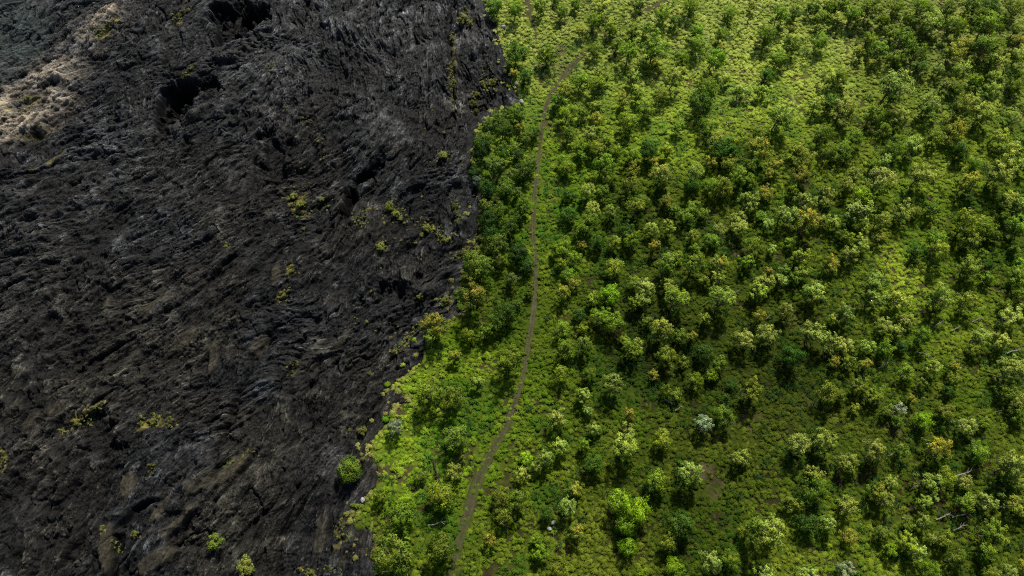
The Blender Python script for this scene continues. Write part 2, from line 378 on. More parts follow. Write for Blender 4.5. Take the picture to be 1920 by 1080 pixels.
        t = np.array([0.068, 0.058, 0.036]) * (0.75 + 0.35 * np.clip(f3, -1, 1) * 0.6 + 0.2 * np.tanh(f2))[..., None]
        col = col * (1 - 0.8 * b[..., None]) + t * 0.8 * b[..., None]
    # ashen grey patches
    for cx, cy, ra, rb, an, s in [(445,320,34,46,20,.9),(598,448,16,20,30,1),(705,250,14,44,-20,.7),(716,100,24,50,-10,.7),(668,36,26,18,0,1),(690,25,20,20,0,.6),(290,585,30,8,50,1),(312,610,10,10,0,1),
                               (255,275,46,16,25,.6),(150,30,60,20,30,.4),(60,370,40,14,10,.8),(40,430,50,14,20,.7),(75,420,30,10,20,.6),(440,150,26,10,30,.7),(500,215,12,28,45,.8),(545,220,12,24,45,.8),
                               (410,480,10,24,40,.7),(505,110,30,14,20,.5),(560,60,30,20,0,.5),(640,560,26,10,30,.6),(610,590,30,12,40,.5),(480,600,24,12,20,.5),(720,640,20,8,45,.5),(290,275,40,10,28,.6),
                               (335,225,24,8,30,1),(270,255,10,14,20,1),(120,830,50,30,30,.35),(40,960,40,60,0,.3),(160,870,40,20,20,.4),(580,860,60,40,40,.35),(640,900,30,90,0,.35),(800,100,40,60,0,.35),(700,180,50,40,0,.3)]:
        b = blob(cx, cy, ra, rb, an, 0.9, 0.6) * s
        t = np.array([0.088, 0.087, 0.083]) * (0.40 + 0.45 * np.clip(0.4 * f3 + 0.5 * f2, -1.0, 1.8))[..., None]
        col = col * (1 - 0.75 * b[..., None]) + np.clip(t, 0.008, 1) * 0.75 * b[..., None]
    # pale tan bank running up from the left edge, greenish slope beyond it
    d = PY - (222 - 0.83 * PX)                                          # 0 on the bank's middle line
    wob = 30 * (fbm(X / 5, Y / 5, 2, 4) - 0.5)
    band = np.exp(-((d + wob) / 38) ** 2) * (1 - sstep(120, 300, PX)) * (0.35 + 0.65 * (1 - sstep(60, 170, PX)))
    core = blob(40, 208, 120, 46, 22, 0.9, 0.6) + .4 * blob(90, 165, 80, 26, 30, .8, .6) + 0.7 * blob(200, 40, 50, 16, 35, 0.7, 0.5)
    bk = np.clip(0.85 * band + core, 0, 1) * (.25 + .75 * sstep(.36, .56, fbm(X / 3.0 + 6, Y / 2.0, 10, 4)))
    t = np.array([0.50, 0.42, 0.31]) * (0.55 + 0.5 * np.clip(f2 * .6 + f3 * .4, -1, 1.5))[..., None]
    col = col * (1 - 0.8 * bk[..., None]) + t * 0.8 * bk[..., None]
    z += 0.5 * bk
    far = sstep(30, 90, -(d + wob)) * (1 - sstep(150, 330, PX))
    t = np.array([0.036, 0.050, 0.046]) * (0.9 + 0.6 * np.clip(f3 * .6 + f2 * .5, -1, 2.0))[..., None]
    far = far * (.35 + .65 * sstep(.4, .6, fbm(X / 4 + 16, Y / 4, 3, 4)))
    col = col * (1 - 0.75 * far[..., None]) + t * 0.75 * far[..., None]
    # yellow-green lichen dust
    for cx, cy, ra, rb, an, s in [(45,195,60,14,20,.25),(65,245,34,8,20,.25),(285,795,34,9,15,.8),(155,775,40,8,45,.7),(553,372,22,22,0,.35),(560,390,30,10,-40,.3),(205,60,40,6,35,.5),(345,35,30,8,35,.5),
                               (850,130,6,70,0,.35),(640,1010,20,40,0,.25),(548,700,20,6,40,.3),(545,505,6,16,0,.4),(530,560,8,16,-20,.5),(540,520,5,20,0,.3),(10,860,10,24,0,.6),(90,300,40,6,30,.4)]:
        b = blob(cx, cy, ra, rb, an, 1.4, 0.5) * s * sstep(0.45, 0.62, fbm(X / .5, Y / .5, 3, 3))
        col = col * (1 - b[..., None]) + np.array([0.30, 0.26, 0.055]) * b[..., None]
    sd = lava_dist(X, Y)
    z = terrain(X, Y) + 0.10 + z * (0.25 + .75 * sstep(-0.2, 2.0, sd)) + 0.05 * f3 * 0
    z = z - 1.2 * (1 - sstep(-0.55, 0.12, sd))
    # margin dust: slightly browner next to the grass
    keep = sd > -0.6
    idx = -np.ones(X.shape, np.int64); idx[keep] = np.arange(keep.sum())
    q = keep[:-1, :-1] & keep[1:, :-1] & keep[1:, 1:] & keep[:-1, 1:]
    F = np.stack([idx[:-1, :-1][q], idx[1:, :-1][q], idx[1:, 1:][q], idx[:-1, 1:][q]], 1)
    V = np.stack([X[keep], Y[keep], z[keep]], 1)
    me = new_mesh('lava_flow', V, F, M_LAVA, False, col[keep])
    o = link('lava_field', me); tag(o, 'black wrinkled lava field with ropy folds and tan slabs', None, None, 'structure')
    return z
LZ = build_lava()
def lava_z(x, y): return bil(LZ, x, y, LX[0], LY[0], LG)

# ------------------------------------------------------------------ GROUND SHEET
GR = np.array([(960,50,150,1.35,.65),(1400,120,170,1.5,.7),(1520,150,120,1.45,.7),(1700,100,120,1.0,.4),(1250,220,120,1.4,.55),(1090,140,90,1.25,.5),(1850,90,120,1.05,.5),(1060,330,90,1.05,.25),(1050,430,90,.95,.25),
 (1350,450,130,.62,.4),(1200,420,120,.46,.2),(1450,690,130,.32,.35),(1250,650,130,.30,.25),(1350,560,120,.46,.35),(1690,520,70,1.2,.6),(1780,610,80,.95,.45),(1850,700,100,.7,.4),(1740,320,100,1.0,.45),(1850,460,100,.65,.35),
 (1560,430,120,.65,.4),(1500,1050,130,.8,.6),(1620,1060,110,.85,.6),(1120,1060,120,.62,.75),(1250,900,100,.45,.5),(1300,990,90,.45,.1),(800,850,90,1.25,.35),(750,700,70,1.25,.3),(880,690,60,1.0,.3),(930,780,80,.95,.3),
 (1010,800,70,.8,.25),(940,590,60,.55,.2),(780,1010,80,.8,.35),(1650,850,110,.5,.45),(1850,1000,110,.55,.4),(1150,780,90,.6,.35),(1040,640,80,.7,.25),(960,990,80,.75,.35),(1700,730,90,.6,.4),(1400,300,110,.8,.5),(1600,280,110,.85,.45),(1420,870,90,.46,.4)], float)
def grass_look(px, py):  # brightness and yellowness by region; cloud shade is painted into the brightness
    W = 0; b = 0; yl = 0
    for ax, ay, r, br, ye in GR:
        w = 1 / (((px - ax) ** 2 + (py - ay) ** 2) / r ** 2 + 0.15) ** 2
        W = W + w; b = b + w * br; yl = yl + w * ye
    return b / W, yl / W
def build_ground():
    def axis(lo, hi, step, far):
        c = list(np.arange(lo, hi + 1e-6, step)); s = step
        while c[-1] < far: s *= 1.35; c.append(c[-1] + s)
        s = step; pre = []
        v = lo
        while v > -far: s *= 1.35; v -= s; pre.append(v)
        return np.array(pre[::-1] + c)
    gx, gy = axis(-30, 66, 0.3, 2500), axis(-2, 112, 0.3, 2500)
    X, Y = np.meshgrid(gx, gy, indexing='ij')
    inb = (X > SX[0] + 1) & (X < SX[-1] - 1) & (Y > SY[0] + 1) & (Y < SY[-1] - 1)
    sd = np.where(inb, lava_dist(X, Y), np.where(X < -6, 10, -10))
    Z = terrain(X, Y) + 0.12 * (fbm(X / 1.2, Y / 1.2, 5, 3) - .5)
    inl = (X > -85) & (X < 5) & (Y > 4) & (Y < 103)
    Z = np.where(inl, Z - 5.0 * sstep(0.0, 1.5, sd), Z - 0.4 * sstep(0, 1, sd))
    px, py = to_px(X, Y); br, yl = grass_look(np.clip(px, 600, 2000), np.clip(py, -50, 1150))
    n = fbm(X / 2.2, Y / 2.2, 1, 4)
    soil = np.array([0.060, 0.050, 0.018]); turf = np.array([0.090, 0.130, 0.010])
    mixn = sstep(0.30, 0.50, n)[..., None]
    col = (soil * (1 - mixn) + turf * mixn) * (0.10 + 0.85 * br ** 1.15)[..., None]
    # bare pinkish soil patches
    for cx, cy, r in [(1340,915,34),(1318,880,20),(1030,120,34),(1015,140,20),(1045,95,26),(1390,475,30),(1520,760,24),(1700,790,40),(1010,90,20),(1400,790,30),(1250,480,26),(1345,410,22),(1480,190,20)]:
        b = np.exp(-(((px - cx) / r) ** 2 + ((py - cy) / (r * .7)) ** 2)) * sstep(0.35, 0.6, fbm(X / .9, Y / .9, 6, 3))
        col = col * (1 - b[..., None]) + np.array([0.125, 0.095, 0.050]) * (0.5 + .5 * br)[..., None] * b[..., None]
    lm = sstep(-0.2, 0.3, sd)[..., None]
    col = col * (1 - lm) + np.array([0.02, 0.02, 0.021]) * lm
    # far from the picture the tussocks stop: carry their mean colour on the sheet
    farm = sstep(60, 90, np.hypot(X - 5, (Y - 52)))[..., None] * (1 - lm)
    col = col * (1 - farm) + np.array([0.07, 0.085, 0.018]) * farm
    n0, n1 = X.shape; idx = np.arange(n0 * n1).reshape(n0, n1)
    F = np.stack([idx[:-1, :-1], idx[1:, :-1], idx[1:, 1:], idx[:-1, 1:]], -1).reshape(-1, 4)
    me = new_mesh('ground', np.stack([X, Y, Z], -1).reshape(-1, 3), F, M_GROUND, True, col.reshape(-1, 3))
    tag(link('ground', me), None, None, None, 'structure')
build_ground()

# ------------------------------------------------------------------ FOOTPATH
def build_path(P, name):
    xs, ys, ws = P
    tx, ty = np.gradient(xs), np.gradient(ys); l = np.hypot(tx, ty); nx, ny = -ty / l, tx / l
    K = 9; u = np.linspace(-1, 1, K)
    ws = ws * .78; wl = ws / 2 * 1.15 * (1 + 0.5 * (fbm(xs / 1.3, ys / 1.3, 2, 3) - .5)); wr = ws / 2 * 1.15 * (1 + 0.5 * (fbm(xs / 1.3 + 50, ys / 1.3, 2, 3) - .5))
    w = np.where(u[None, :] < 0, wl[:, None], wr[:, None])
    X = xs[:, None] + nx[:, None] * u * w; Y = ys[:, None] + ny[:, None] * u * w
    Z = terrain(X, Y) + 0.10 - 0.07 * (1 - np.abs(u) ** 2)[None, :] - 0.20 * (np.abs(u) > 0.95)
    n = fbm(X / .8, Y / .8, 3, 4); _, py = to_px(X, Y)
    base = np.array([0.088, 0.077, 0.042])
    col = base * (0.55 + 0.8 * n)[..., None]
    rut = np.exp(-((np.abs(u) - 0.45) / 0.2) ** 2)[None, :, None]
    col = col * (0.85 + 0.35 * rut)
    g = (sstep(0.42, 0.62, n + 0.25 * np.abs(u)) * (.35 + .65 * sstep(650, 950, py)))[..., None]
    col = col * (1 - .6 * g) + np.array([0.05, 0.065, 0.012]) * .6 * g
    a, b = X.shape; idx = np.arange(a * b).reshape(a, b)
    F = np.stack([idx[:-1, :-1], idx[1:, :-1], idx[1:, 1:], idx[:-1, 1:]], -1).reshape(-1, 4)
    me = new_mesh(name, np.stack([X, Y, Z], -1).reshape(-1, 3), F, M_PATH, True, col.reshape(-1, 3))
    tag(link('path', me), None, None, None, 'structure')
for i, P in enumerate(PATHS): build_path(P, 'path')

# ------------------------------------------------------------------ GRASS TUSSOCKS (nobody could count them: one object)
def dome(nu=9, rings=3):
    v = [(0, 0, 1.0)]
    for r in range(1, rings + 1):
        a = r / rings * math.pi / 2
        for k in range(nu):
            t = 2 * math.pi * (k + 0.5 * (r % 2)) / nu
            v.append((math.sin(a) * math.cos(t), math.sin(a) * math.sin(t), math.cos(a)))
    f = [(0, 1 + k, 1 + (k + 1) % nu, 1 + (k + 1) % nu) for k in range(nu)]
    return np.array(v), nu, rings
def tussock_mesh(P, R, Hh, COL, name, mat, blades=16, dome_on=True, tipc=(1.25, 1.2, 0.95)):
    """P (n,3) bases, R radius, Hh height, COL (n,3)"""
    n = len(P)
    Vs, Fs, Cs = [], [], []; off = 0
    if dome_on:                                                       # dense heart of the tuft
        nu, rings = 8, 3
        dv = [(math.cos(a) * 0, 0, 1) for a in (0,)]
        tv = []
        for r in range(rings + 1):
            a = (0.12 + 0.88 * r / rings) * math.pi / 2
            for k in range(nu):
                t = 2 * math.pi * (k + 0.5 * (r % 2)) / nu
                tv.append((math.sin(a) * math.cos(t), math.sin(a) * math.sin(t), math.cos(a), r / rings))
        tv = np.array(tv)
        ft = [(r * nu + k, (r + 1) * nu + k, (r + 1) * nu + (k + 1) % nu, r * nu + (k + 1) % nu) for r in range(rings) for k in range(nu)]
        ft.append((0, 2, 4, 6)); ft = np.array(ft)
        jit = 1 + 0.42 * (RNG.random((n, len(tv), 3)) - .5)
        V = tv[None, :, :3] * jit
        el = np.exp(.30 * RNG.normal(size=n)); ro = RNG.random(n) * math.pi
        V = V * np.stack([R * 1.0 * el, R * 1.0 / el, Hh], 1)[:, None, :]
        c, s_ = np.cos(ro)[:, None], np.sin(ro)[:, None]
        V = np.stack([V[..., 0] * c - V[..., 1] * s_ + .22 * R[:, None] * V[..., 2] / Hh[:, None], V[..., 0] * s_ + V[..., 1] * c, V[..., 2]], -1) + P[:, None, :]
        V[..., 2] -= 0.03
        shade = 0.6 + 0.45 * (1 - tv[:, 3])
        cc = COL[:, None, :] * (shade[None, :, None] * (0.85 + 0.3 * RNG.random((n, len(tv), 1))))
        Vs.append(V.reshape(-1, 3)); Cs.append(cc.reshape(-1, 3))
        Fs.append((ft[None] + (np.arange(n) * len(tv))[:, None, None]).reshape(-1, 4)); off += n * len(tv)
    # arching blades
    az = RNG.random((n, blades)) * 2 * math.pi; sp = 0.3 + 0.75 * np.sqrt(RNG.random((n, blades)))
    ca, sa = np.cos(az), np.sin(az)
    hb = (1.15 - 0.42 * sp ** 2) * (0.75 + 0.5 * RNG.random((n, blades)))
    wd = (0.035 + 0.045 * RNG.random((n, blades))) * R[:, None]
    def pt(f, hgt, side):
        x = P[:, None, 0] + R[:, None] * sp * f * ca - side * wd * sa; y = P[:, None, 1] + R[:, None] * sp * f * sa + side * wd * ca
        return np.stack([x, y, P[:, None, 2] + Hh[:, None] * hgt], -1)
    q = np.stack([pt(.25, hb * .55, -.8), pt(.25, hb * .55, .8), pt(.75, hb, 1), pt(.75, hb, -1), pt(1.2, hb * .72, .3), pt(1.2, hb * .72, -.3)], 2)
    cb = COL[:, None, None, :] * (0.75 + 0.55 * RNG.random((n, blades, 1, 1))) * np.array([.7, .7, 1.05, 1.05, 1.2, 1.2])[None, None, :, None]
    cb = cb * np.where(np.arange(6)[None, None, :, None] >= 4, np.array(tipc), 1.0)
    Vs.append(q.reshape(-1, 3)); Cs.append(cb.reshape(-1, 3))
    base = off + (np.arange(n * blades) * 6)[:, None, None]
    Fs.append((np.array([(0, 1, 2, 3), (3, 2, 4, 5)])[None] + base).reshape(-1, 4))
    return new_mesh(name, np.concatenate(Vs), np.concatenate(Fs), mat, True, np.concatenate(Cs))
def build_grass():
    s = 0.37
    gx, gy = np.meshgrid(np.arange(-30, 72, s), np.arange(0, 114, s), indexing='ij')
    x = (gx + s * 1.3 * (RNG.random(gx.shape) - .5)).ravel(); y = (gy + s * 1.3 * (RNG.random(gx.shape) - .5)).ravel()
    px, py = to_px(x, y)
    m = (px > 480) & (px < 2120) & (py > -130) & (py < 1340)
    x, y, px, py = x[m], y[m], px[m], py[m]
    sd = lava_dist(x, y); pd = path_dist(x, y)
    dens = fbm(x / 3, y / 3, 3, 3)
    keep = ((sd < 0.05) | ((sd < 1.6) & (RNG.random(len(x)) < .5 * (1 - sd / 1.6)) & (fbm(x / 1.1 + 4, y / 1.1, 6, 3) > .56))) & ((pd > -0.02 + 0.3 * RNG.random(len(x)) ** 2) | ((RNG.random(len(x)) < np.where(py > 700, .55, .2)) & (pd > -.6))) & (RNG.random(len(x)) < 0.97 - 1.8 * np.clip(0.40 - dens, 0, 1))
    for cx, cy, r in [(1340,920,36),(1318,880,20),(1030,125,24),(1045,95,20),(1390,475,24)]:
        keep &= ~((np.hypot((px - cx) / r, (py - cy) / (r * .7)) < 0.9) & (RNG.random(len(x)) < .6))
    # a few tussocks have taken the middle of the lower path
    x, y, px, py, sd, pd = x[keep], y[keep], px[keep], py[keep], sd[keep], pd[keep]
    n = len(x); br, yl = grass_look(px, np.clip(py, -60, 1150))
    yl = np.clip(yl + 0.9 * (fbm(x / 2.5, y / 2.5, 7, 3) - .5) + 0.35 * (RNG.random(n) - .5), 0, 1)
    green = np.array([0.135, 0.250, 0.008]); straw = np.array([0.300, 0.375, 0.030]); lush = np.array([0.060, 0.165, 0.010])
    t = np.clip(yl * 1.25 - .1, 0, 1)[:, None]
    col = green * (1 - t) + straw * t
    lu = (sstep(.60, .7, fbm(x / 3.3 + 30, y / 3.3, 9, 3)) * .7)[:, None]
    col = col * (1 - lu) + lush * lu
    edge = (sstep(-0.9, -0.1, sd) * (RNG.random(n) < .75) * .7)[:, None]
    col = col * (1 - edge) + np.array([0.30, 0.26, 0.09]) * edge
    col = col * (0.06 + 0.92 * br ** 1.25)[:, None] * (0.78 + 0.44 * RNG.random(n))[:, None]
    # far end paler: straw, with the brighter hazy light painted into the colour
    pale = ((1 - sstep(0, 330, py)) * .7)[:, None]
    col = col * (1 - pale) + np.array([0.34, 0.375, 0.10]) * (.25 + .75 * br)[:, None] * pale * (0.75 + .5 * RNG.random(n))[:, None]
    R = (0.125 + 0.175 * RNG.random(n) ** 1.5) * np.where(pd < 0, .6, 1) * (.85 + .5 * fbm(x / 1.4, y / 1.4, 8, 2)); Hh = R * (0.48 + 0.50 * RNG.random(n) ** 2)
    P = np.stack([x, y, np.where(sd > 0.05, lava_z(x, y), terrain(x, y)) + .02], 1)
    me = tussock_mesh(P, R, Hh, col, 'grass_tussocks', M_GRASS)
    tag(link('grass', me), 'yellow-green grass tussocks covering the slope beside the lava', 'grass', None, 'stuff')
    # low leafy weeds between the tussocks
    k = 2600
    wx, wy = RNG.uniform(-24, 62, k * 3), RNG.uniform(8, 100, k * 3); wpx, wpy = to_px(wx, wy)
    m = (wpx > 600) & (wpx < 2000) & (wpy > -40) & (wpy < 1140) & (lava_dist(wx, wy) < -.2) & (path_dist(wx, wy) > .25) & (fbm(wx / 4 + 9, wy / 4, 5, 3) > .5)
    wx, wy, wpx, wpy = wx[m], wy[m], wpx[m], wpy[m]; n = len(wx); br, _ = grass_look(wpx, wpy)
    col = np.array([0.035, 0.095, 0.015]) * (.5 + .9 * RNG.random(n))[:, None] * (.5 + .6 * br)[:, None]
    R = 0.22 + .22 * RNG.random(n)
    me = tussock_mesh(np.stack([wx, wy, terrain(wx, wy)], 1), R, R * .95, col, 'weeds', M_GRASS, 16, False, (1.1, 1.15, .9))
    tag(link('ground_cover', me), 'low dark green weeds between the grass tussocks', 'ground cover', None, 'stuff')
build_grass()

# ------------------------------------------------------------------ TREES
def tube(pts, rad, sides=5):
    pts = np.array(pts, float); V, F = [], []
    for i, p in enumerate(pts):
        d = pts[min(i + 1, len(pts) - 1)] - pts[max(i - 1, 0)]; d /= np.linalg.norm(d) + 1e-9
        a = np.cross(d, (0.3, 0.9, 0.2)); a /= np.linalg.norm(a) + 1e-9; b = np.cross(d, a)
        for k in range(sides):
            t = 2 * math.pi * k / sides; V.append(p + rad[i] * (math.cos(t) * a + math.sin(t) * b))
    for i in range(len(pts) - 1):
        for k in range(sides):
            F.append((i * sides + k, i * sides + (k + 1) % sides, (i + 1) * sides + (k + 1) % sides, (i + 1) * sides + k))
    return V, F
class Wood:
    def __init__(s): s.V, s.F = [], []
    def add(s, pts, rad, sides=5):
        v, f = tube(pts, rad, sides); o = len(s.V); s.V += list(v); s.F += [tuple(i + o for i in q) for q in f]
    def mesh(s, name, mat): return new_mesh(name, np.array(s.V), np.array(s.F), mat, True)

def make_tree_proto(seed, style):
    """a tree of crown width 1: returns (trunk mesh, crown mesh, total height, crown centre height)"""
    r = np.random.default_rng(seed)
    S = dict(round=dict(h=1.05, zc=.58, rx=.44, rz=.50, limbs=20, clump=.12, per=34, leaf=.068, up=.9),
             spray=dict(h=1.2, zc=.66, rx=.43, rz=.56, limbs=18, clump=.105, per=30, leaf=.074, up=1.0),
             swept=dict(h=1.1, zc=.62, rx=.46, rz=.42, limbs=17, clump=.105, per=30, leaf=.076, up=.9),
             dense=dict(h=1.05, zc=.58, rx=.48, rz=.48, limbs=20, clump=.14, per=44, leaf=.065, up=.7),
             sapling=dict(h=1.2, zc=.70, rx=.43, rz=.56, limbs=13, clump=.13, per=22, leaf=.108, up=1.0),
             bushy=dict(h=1.0, zc=.56, rx=.45, rz=.48, limbs=13, clump=.145, per=26, leaf=.105, up=.8))[style]
    w = Wood()
    zc, rx, rz = S['zc'], S['rx'], S['rz']
    lean = np.array([r.normal() * .05, r.normal() * .05])
    fork = np.array([lean[0], lean[1], zc - rz * .62])
    w.add([(0, 0, -0.08), (lean[0] * .4, lean[1] * .5, fork[2] * .5), fork], [.034, .027, .022], 6)
    if style in ('round', 'spray', 'swept') and r.random() < .6:
        f2 = fork + np.array([r.normal() * .1, r.normal() * .1, -.1]); w.add([(.03, .02, -0.08), f2 * .5 + np.array([.04, 0, 0]), f2], [.024, .02, .016], 5)
    clumps = []
    n = S['limbs']
    for i in range(n):
        a = 2.399963 * i + r.normal() * .35
        el = math.asin(np.clip(-0.35 + 1.3 * ((i + .5) / n) + r.normal() * .1, -.5, .98))
        rr = 0.72 + 0.33 * r.random()
        tip = np.array([math.cos(a) * math.cos(el) * rx * rr, math.sin(a) * math.cos(el) * rx * rr, zc + math.sin(el) * rz * rr])
        if style == 'swept': tip[0] = tip[0] * 1.25 + .38 * (tip[2] - zc) + .05; tip[1] *= .8
        mid = fork + (tip - fork) * .5 + np.array([0, 0, -.05]) + r.normal(size=3) * .035
        w.add([fork, mid, tip], [.015, .010, .004], 4)
        clumps.append((tip, 1.0, 1.0))
        for k in range(r.integers(2, 4)):
            f = .55 + .45 * r.random()
            base = fork + (tip - fork) * f
            p = base + r.normal(size=3) * np.array([.10, .10, .08]); p[2] += .03
            w.add([base, p], [.006, .003], 3)
            clumps.append((p, .78 + .3 * r.random(), f))
    V, Cc = [], []
    cen = np.array([lean[0], lean[1], zc])
    lo, hi = zc - rz, zc + rz
    for p, sc, f in clumps:
        tone = .38 + .30 * r.random(); hue = r.random()
        m = int(S['per'] * sc * (0.7 + .6 * r.random()))
        out = p - cen; out = out / (np.linalg.norm(out) + 1e-6)
        for _ in range(m):
            d = r.normal(size=3); d /= np.linalg.norm(d)
            q = p + d * S['clump'] * sc * (r.random() ** .5) * np.array([1, 1, .85])
            nrm = d * .55 + out * .4 + np.array([0, .15, S['up']]) + r.normal(size=3) * .35; nrm /= np.linalg.norm(nrm)
            ax = np.cross(nrm, r.normal(size=3)); ax /= np.linalg.norm(ax) + 1e-9
            # leaves point outwards from the clump
            ax = ax * .6 + (d - nrm * d.dot(nrm)) * .9; ax /= np.linalg.norm(ax) + 1e-9
            bx = np.cross(nrm, ax)
            l = S['leaf'] * (.65 + .7 * r.random()); b = l * (.36 + .12 * r.random())
            V += [q - ax * l * .5, q + bx * b * .5 + ax * l * .02 + nrm * l * .04, q + ax * l * .5 - nrm * l * .06, q - bx * b * .5 + ax * l * .02 + nrm * l * .04]
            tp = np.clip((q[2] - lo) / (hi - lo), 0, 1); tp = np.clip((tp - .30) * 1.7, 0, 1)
            t = np.clip(tone - .06 + r.normal() * .17 + .12 * (sc > .9) + .14 * tp, 0, 1)  # upper leaves lighter: lit crown tops painted into the tone
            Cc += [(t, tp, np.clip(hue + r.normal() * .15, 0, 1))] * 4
    V = np.array(V); F = np.arange(len(V)).reshape(-1, 4)
    nm = 'leaves'
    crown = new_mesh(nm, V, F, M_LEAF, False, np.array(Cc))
    return w.mesh('trunk', M_BARK), crown, S['h'], zc
PROTO = {}
for st, k in (('round', 4), ('spray', 5), ('swept', 3), ('dense', 2), ('sapling', 4), ('bushy', 3)):
    PROTO[st] = [make_tree_proto(100 * len(st) + 7 * i + ord(st[0]), st) for i in range(k)]

